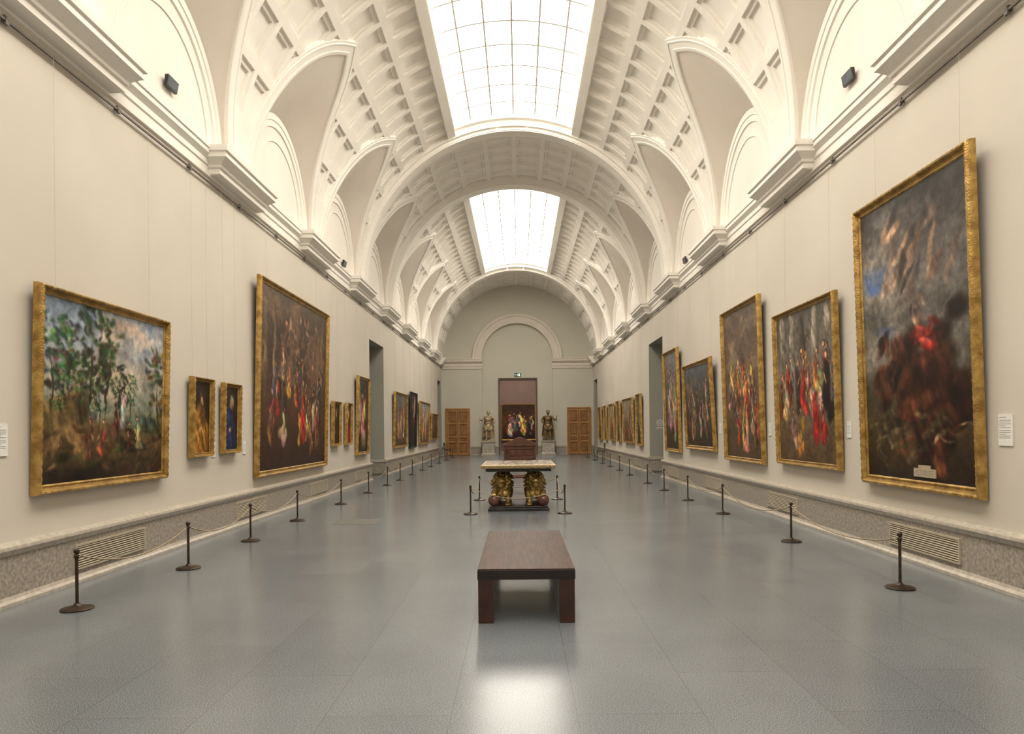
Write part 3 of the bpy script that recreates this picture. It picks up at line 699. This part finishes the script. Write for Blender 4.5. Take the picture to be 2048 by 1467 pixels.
def lion(sx,front,y):
    m=MB(); r=random.Random(int(y*10)+sx+5)
    T=lambda x,yy,z:(sx*x, yy*(1 if front else -1), z)
    def E(x,yy,z,a,b,c): m.ell(T(x,yy,z),(a,b,c),14,10)
    def K(p,q,a,b): m.cap(T(*p),T(*q),a,b)
    E(0,.28,.40,.15,.34,.155); E(0,.55,.40,.155,.18,.185); E(0,.02,.42,.17,.18,.21)
    E(0,-.03,.53,.17,.14,.18); E(.02,-.17,.57,.105,.12,.115); E(.02,-.27,.535,.06,.09,.05); E(.02,-.295,.50,.045,.05,.03); E(.02,-.35,.555,.025,.02,.018)
    E(-.04,-.255,.60,.022,.025,.016); E(.08,-.255,.60,.022,.025,.016); E(-.085,-.15,.69,.032,.025,.045); E(.125,-.15,.69,.032,.025,.045)
    for ring,(rr,yy,n_) in enumerate(((.135,-.15,12),(.175,-.09,15),(.205,-.02,17),(.20,.06,16))):
        for k in range(n_):
            a=2*pi*k/n_+ring*.2+r.uniform(-.08,.08); cx,cz=math.cos(a),math.sin(a)
            K((.01+cx*rr*.9,yy,.545+cz*rr),(.01+cx*(rr+.035),yy+.06,.52+cz*(rr+.03)),.026,.012)
    for k in range(16): 
        x_=r.uniform(-.10,.10); z_=r.uniform(.28,.42); K((x_,-.14,z_),(x_,-.17,z_-.06),.026,.012)
    K((-.11,-.02,.34),(-.11,-.06,.16),.075,.05); K((-.11,-.06,.16),(-.11,-.08,.12),.05,.055); E(-.11,-.15,.125,.06,.095,.035)
    K((.10,-.02,.36),(.15,-.16,.36),.075,.055); K((.15,-.16,.36),(.17,-.26,.34),.05,.045); E(.17,-.30,.345,.055,.07,.035)
    for k in (-1,0,1): E(-.11+.035*k,-.23,.118,.018,.03,.02); E(.17+.033*k,-.355,.335,.017,.028,.02)
    for q in (-.12,.12):
        K((q,.54,.36),(q*1.1,.44,.26),.10,.07); K((q*1.1,.44,.26),(q*1.1,.60,.18),.06,.04); K((q*1.1,.60,.18),(q*1.1,.55,.12),.04,.04); E(q*1.1,.49,.122,.055,.09,.032)
    K((0,.70,.45),(.06,.76,.30),.03,.022); K((.06,.76,.30),(.14,.70,.18),.022,.022); E(.16,.66,.16,.04,.05,.04)
    o=organic(m,'lion',M_lion,tb,.010,1,label='gilded bronze lion resting a paw on a ball'); o.location=(sx*.33,y,.0)
    ell=MB().ell((sx*.17,(-.27)*(1 if front else -1),.215),.12,24,16).obj('stone_ball',M_ball,parent=tb,smooth=60,label='polished red marble ball',loc=(sx*.33,y,0))
    b=MB(); yy=.30*(1 if front else -1); b.lathe([(.01,.5),(.10,.5),(.10,.60),(.07,.63),(.07,.74),(.12,.78),(.12,.80),(.01,.80)],0,yy,20).obj('support_block',M_gold2,parent=tb,smooth=30,loc=(sx*.33,y,0))
for sx in (-1,1):
    lion(sx,True,-.50); lion(sx,False,.50)

# ------------------------------------------------------------------ pedimented wooden chair behind table
ch=empty('wooden_chair',(.10,17.9,0),0,label='dark red wooden chair with triangular pediment back',category='chair')
MB().box(-.40,.40,-.30,.28,.42,.48).obj('seat',M_woodd,parent=ch,bevel=.01)
m=MB(); m.box(-.41,-.35,.20,.28,.48,1.22); m.box(.35,.41,.20,.28,.48,1.22)
for z in (.55,.85,1.13): m.box(-.35,.35,.21,.27,z,z+.09)
m.box(-.35,.35,.235,.25,.6,1.15); m.box(-.44,.44,.18,.30,1.22,1.27)
m.loft([[(-.44,y,1.27),(.44,y,1.27),(.05,y,1.44),(-.05,y,1.44)] for y in (.20,.28)])
for x in (-.2,0,.2): m.box(x-.07,x+.07,.20,.235,.66,.83); m.box(x-.07,x+.07,.20,.235,.96,1.11)
m.obj('backrest',M_woodd,parent=ch,bevel=.006)
for x in (-.36,.36):
    for y in (-.26,.24): MB().lathe([(.03,0),(.035,.04),(.022,.08),(.034,.2),(.034,.32),(.025,.36),(.036,.42)],x,y,12).obj('leg',M_woodd,parent=ch,smooth=40)
for x in (-.38,.38): MB().box(x-.03,x+.03,-.28,.22,.68,.72).box(x-.022,x+.022,-.26,-.21,.48,.68).obj('armrest',M_woodd,parent=ch,bevel=.006)

# ------------------------------------------------------------------ statues
def pedestal(x,y):
    lay=[(0,.46),(.10,.46),(.12,.43),(.16,.41),(.18,.39),(.78,.39),(.80,.41),(.84,.43),(.86,.45),(.92,.45)]
    MB().loft([[(x-a,y-a,z),(x+a,y-a,z),(x+a,y+a,z),(x-a,y+a,z)] for z,a in lay]).obj('pedestal',M_ped,bevel=.006,label='square pale marble pedestal carrying a statue',category='pedestal',group='statue pedestals')
def statue(x,y,mx,M,lab):
    e=empty('statue',(x,y,.92),0,label=lab,category='statue')
    m=MB(); T=lambda p:(p[0]*mx,p[1],p[2])
    E=lambda p,r:m.ell(T(p),r,14,10)
    K=lambda p,q,a,b:m.cap(T(p),T(q),a,b,7)
    E((-.11,-.06,.09),(.055,.13,.045)); E((.14,.02,.09),(.055,.12,.045))
    K((-.11,.0,.10),(-.11,-.02,.34),.045,.068); K((-.11,-.02,.34),(-.11,-.03,.50),.068,.062); K((-.11,-.03,.50),(-.09,0,.88),.065,.10)
    K((.14,.06,.10),(.15,.03,.34),.045,.068); K((.15,.03,.34),(.14,-.04,.50),.068,.062); K((.14,-.04,.5),(.09,0,.88),.065,.10)
    E((0,0,.93),(.18,.13,.12)); E((0,0,1.10),(.16,.115,.16)); E((0,-.01,1.32),(.20,.135,.19)); E((-.09,-.09,1.36),(.09,.06,.07)); E((.09,-.09,1.36),(.09,.06,.07))
    E((-.2,0,1.46),(.08,.08,.07)); E((.2,0,1.46),(.08,.08,.07))
    K((0,0,1.48),(0,-.01,1.62),.065,.055); E((0,-.02,1.73),(.082,.10,.12)); E((0,-.045,1.66),(.055,.065,.055)); E((0,-.125,1.71),(.016,.025,.03)); E((-.03,-.105,1.745),(.02,.012,.01)); E((.03,-.105,1.745),(.02,.012,.01)); E((0,-.105,1.655),(.028,.014,.01)); E((-.085,0,1.71),(.012,.025,.03)); E((.085,0,1.71),(.012,.025,.03))
    for k in range(18):
        a=2*pi*k/18; E((.08*math.cos(a),.01+.09*math.sin(a),1.80),(.026,.026,.03))
    E((0,0,1.83),(.075,.09,.04))
    K((-.24,0,1.44),(-.36,-.05,1.24),.062,.05); K((-.36,-.05,1.24),(-.44,-.22,1.30),.048,.034); E((-.45,-.27,1.31),(.035,.05,.028))
    for k in range(4): K((-.475+.017*k,-.30,1.32),(-.475+.017*k,-.335,1.295-.004*k),.010,.008)
    K((-.42,-.26,1.32),(-.415,-.28,1.35),.011,.009)
    K((.25,0,1.43),(.36,.04,1.20),.062,.05); K((.36,.04,1.20),(.26,-.10,1.05),.048,.036); E((.24,-.13,1.03),(.04,.045,.035))
    for k in range(4): K((.215+.016*k,-.16,1.035),(.205+.016*k,-.17,1.0),.010,.008)
    organic(m,'body',M,e,.016,2)
    g=MB()
    for row,(z,rr) in enumerate(((.80,.205),(.70,.215))):
        for k in range(18):
            a=2*pi*k/18+row*.17; cx,cy=rr*math.cos(a)*mx,rr*.75*math.sin(a); g.ell((cx,cy,z),(.032,.026,.10),8,8)
    g.ell((0,0,.86),(.195,.145,.07),20,8)
    g.obj('armour_skirt',M,parent=e,smooth=60)
    c=MB(); rings=[]
    for i in range(12):
        t=i/11; z=1.50-1.25*t; w=.22+.14*t; rings.append([((w*math.sin(s_))*mx, .10+.07*math.cos(s_)+.02*math.sin(s_*7+t*3)+.05*t, z+.02*math.cos(s_*5)) for s_ in [-1.5+3*k/20 for k in range(21)]]+[((w*.9*math.sin(s_))*mx, .07+.06*math.cos(s_)+.05*t, z) for s_ in [1.5-3*k/20 for k in range(21)]])
    c.loft(rings); c.obj('cloak',M,parent=e,smooth=60)
    MB().tube([T((-.46,-.30,1.12)),T((-.46,-.30,1.52))],.018,8).obj('baton',M,parent=e,smooth=60)
    m=MB(); m.loft([[(a*math.cos(2*pi*k/24),a*.85*math.sin(2*pi*k/24),z) for k in range(24)] for z,a in ((0,.32),(.05,.32),(.055,.30))]); m.obj('statue_base',M,parent=e,smooth=30)
    m=MB(); m.lathe([(.10,.05),(.085,.2),(.07,.45),(.06,.6),(.01,.62)],.20*mx,.14,14); m.obj('trunk_support',M,parent=e,smooth=50)
    for c_ in e.children: c_.scale=(1.16,1.16,1.04)
for x,mx,M,lab in ((-1.87,1,M_stat1,'pale gilded statue of a standing cuirassed figure with outstretched arm'),(1.94,-1,M_stat2,'dark bronze statue of a standing cuirassed figure with outstretched arm')):
    pedestal(x,44.75); statue(x,44.75,mx,M,lab)

# ------------------------------------------------------------------ attendants' chairs
def guard(x,y,rz):
    e=empty('attendant_chair',(x,y,0),rz,label='simple black metal chair standing near the side wall',category='chair',group='black attendant chairs')
    MB().box(-.23,.23,-.22,.22,.43,.47).obj('seat',M_black,parent=e,bevel=.01)
    m=MB(); m.box(-.21,.21,.20,.225,.62,.86); m.tube([(-.21,.21,.45),(-.21,.24,.88)],.012,6); m.tube([(.21,.21,.45),(.21,.24,.88)],.012,6); m.obj('backrest',M_black,parent=e)
    for a in (-.2,.2):
        for b in (-.19,.19): MB().tube([(a,b,0),(a*.95,b*.95,.43)],.013,6).obj('leg',M_black,parent=e)
guard(4.45,37.6,-pi/2); guard(-4.35,43.4,pi/2)

# ------------------------------------------------------------------ floodlights above the cornice and skylight spots
for sx in (-1,1):
    for y in (10.0,19.9,29.2):
        z=6.60 if y<12 else 6.38
        e=empty('floodlight',(sx*XW,y,z),-sx*pi/2,label='small dark floodlight bracketed to the lunette wall above the cornice',category='lamp',group='floodlights above the cornice')
        MB().box(-.015,.015,-.08,0,.03,.06).loft([[(-.15,-.03,-.05),(.15,-.03,-.05),(.15,-.07,-.05),(-.15,-.07,-.05)],[(-.15,-.05,.10),(.15,-.05,.10),(.15,-.10,.10),(-.15,-.10,.10)]]).obj('housing',M_black,parent=e)
        MB().quad((-.13,-.0745,-.035),(.13,-.0745,-.035),(.13,-.0985,.085),(-.13,-.0985,.085)).obj('lens',M_lens,parent=e)
for a,b in SKY:
    for x in (-.5,.42):
        z=ZS+math.sqrt((R-.05)**2-x*x)
        e=empty('ceiling_spotlight',(x,b+.05,z),0,label='small white spotlight fixed to the skylight frame',category='lamp',group='spotlights on the skylight frames')
        MB().box(-.02,.02,-.02,.02,-.08,.02).obj('bracket',M_white,parent=e)
        MB().tube([(0,.03,-.08),(0,-.12,-.15)],[.045,.055],14).obj('lamp_head',M_white,parent=e,smooth=40)

# floor hatch
MB().box(-3.25,-2.5,12.35,13.1,0,.003).obj('floor_hatch',M_hatch,label='flat dark metal access plate set in the floor',category='hatch')

# ------------------------------------------------------------------ world, camera
wd=bpy.data.worlds.new('World'); S.world=wd; wd.use_nodes=True
wd.node_tree.nodes['Background'].inputs[0].default_value=(1,.96,.9,1); wd.node_tree.nodes['Background'].inputs[1].default_value=.3
cam=bpy.data.cameras.new('Camera'); co=bpy.data.objects.new('Camera',cam); C.objects.link(co); S.camera=co
co.location=(.08,0,1.65); co.rotation_euler=(pi/2,.0100,0)
cam.sensor_width=36; cam.lens=1400/2048*36; cam.shift_x=-14/2048; cam.shift_y=124.5/2048; cam.clip_end=200
S.view_settings.view_transform='Standard'
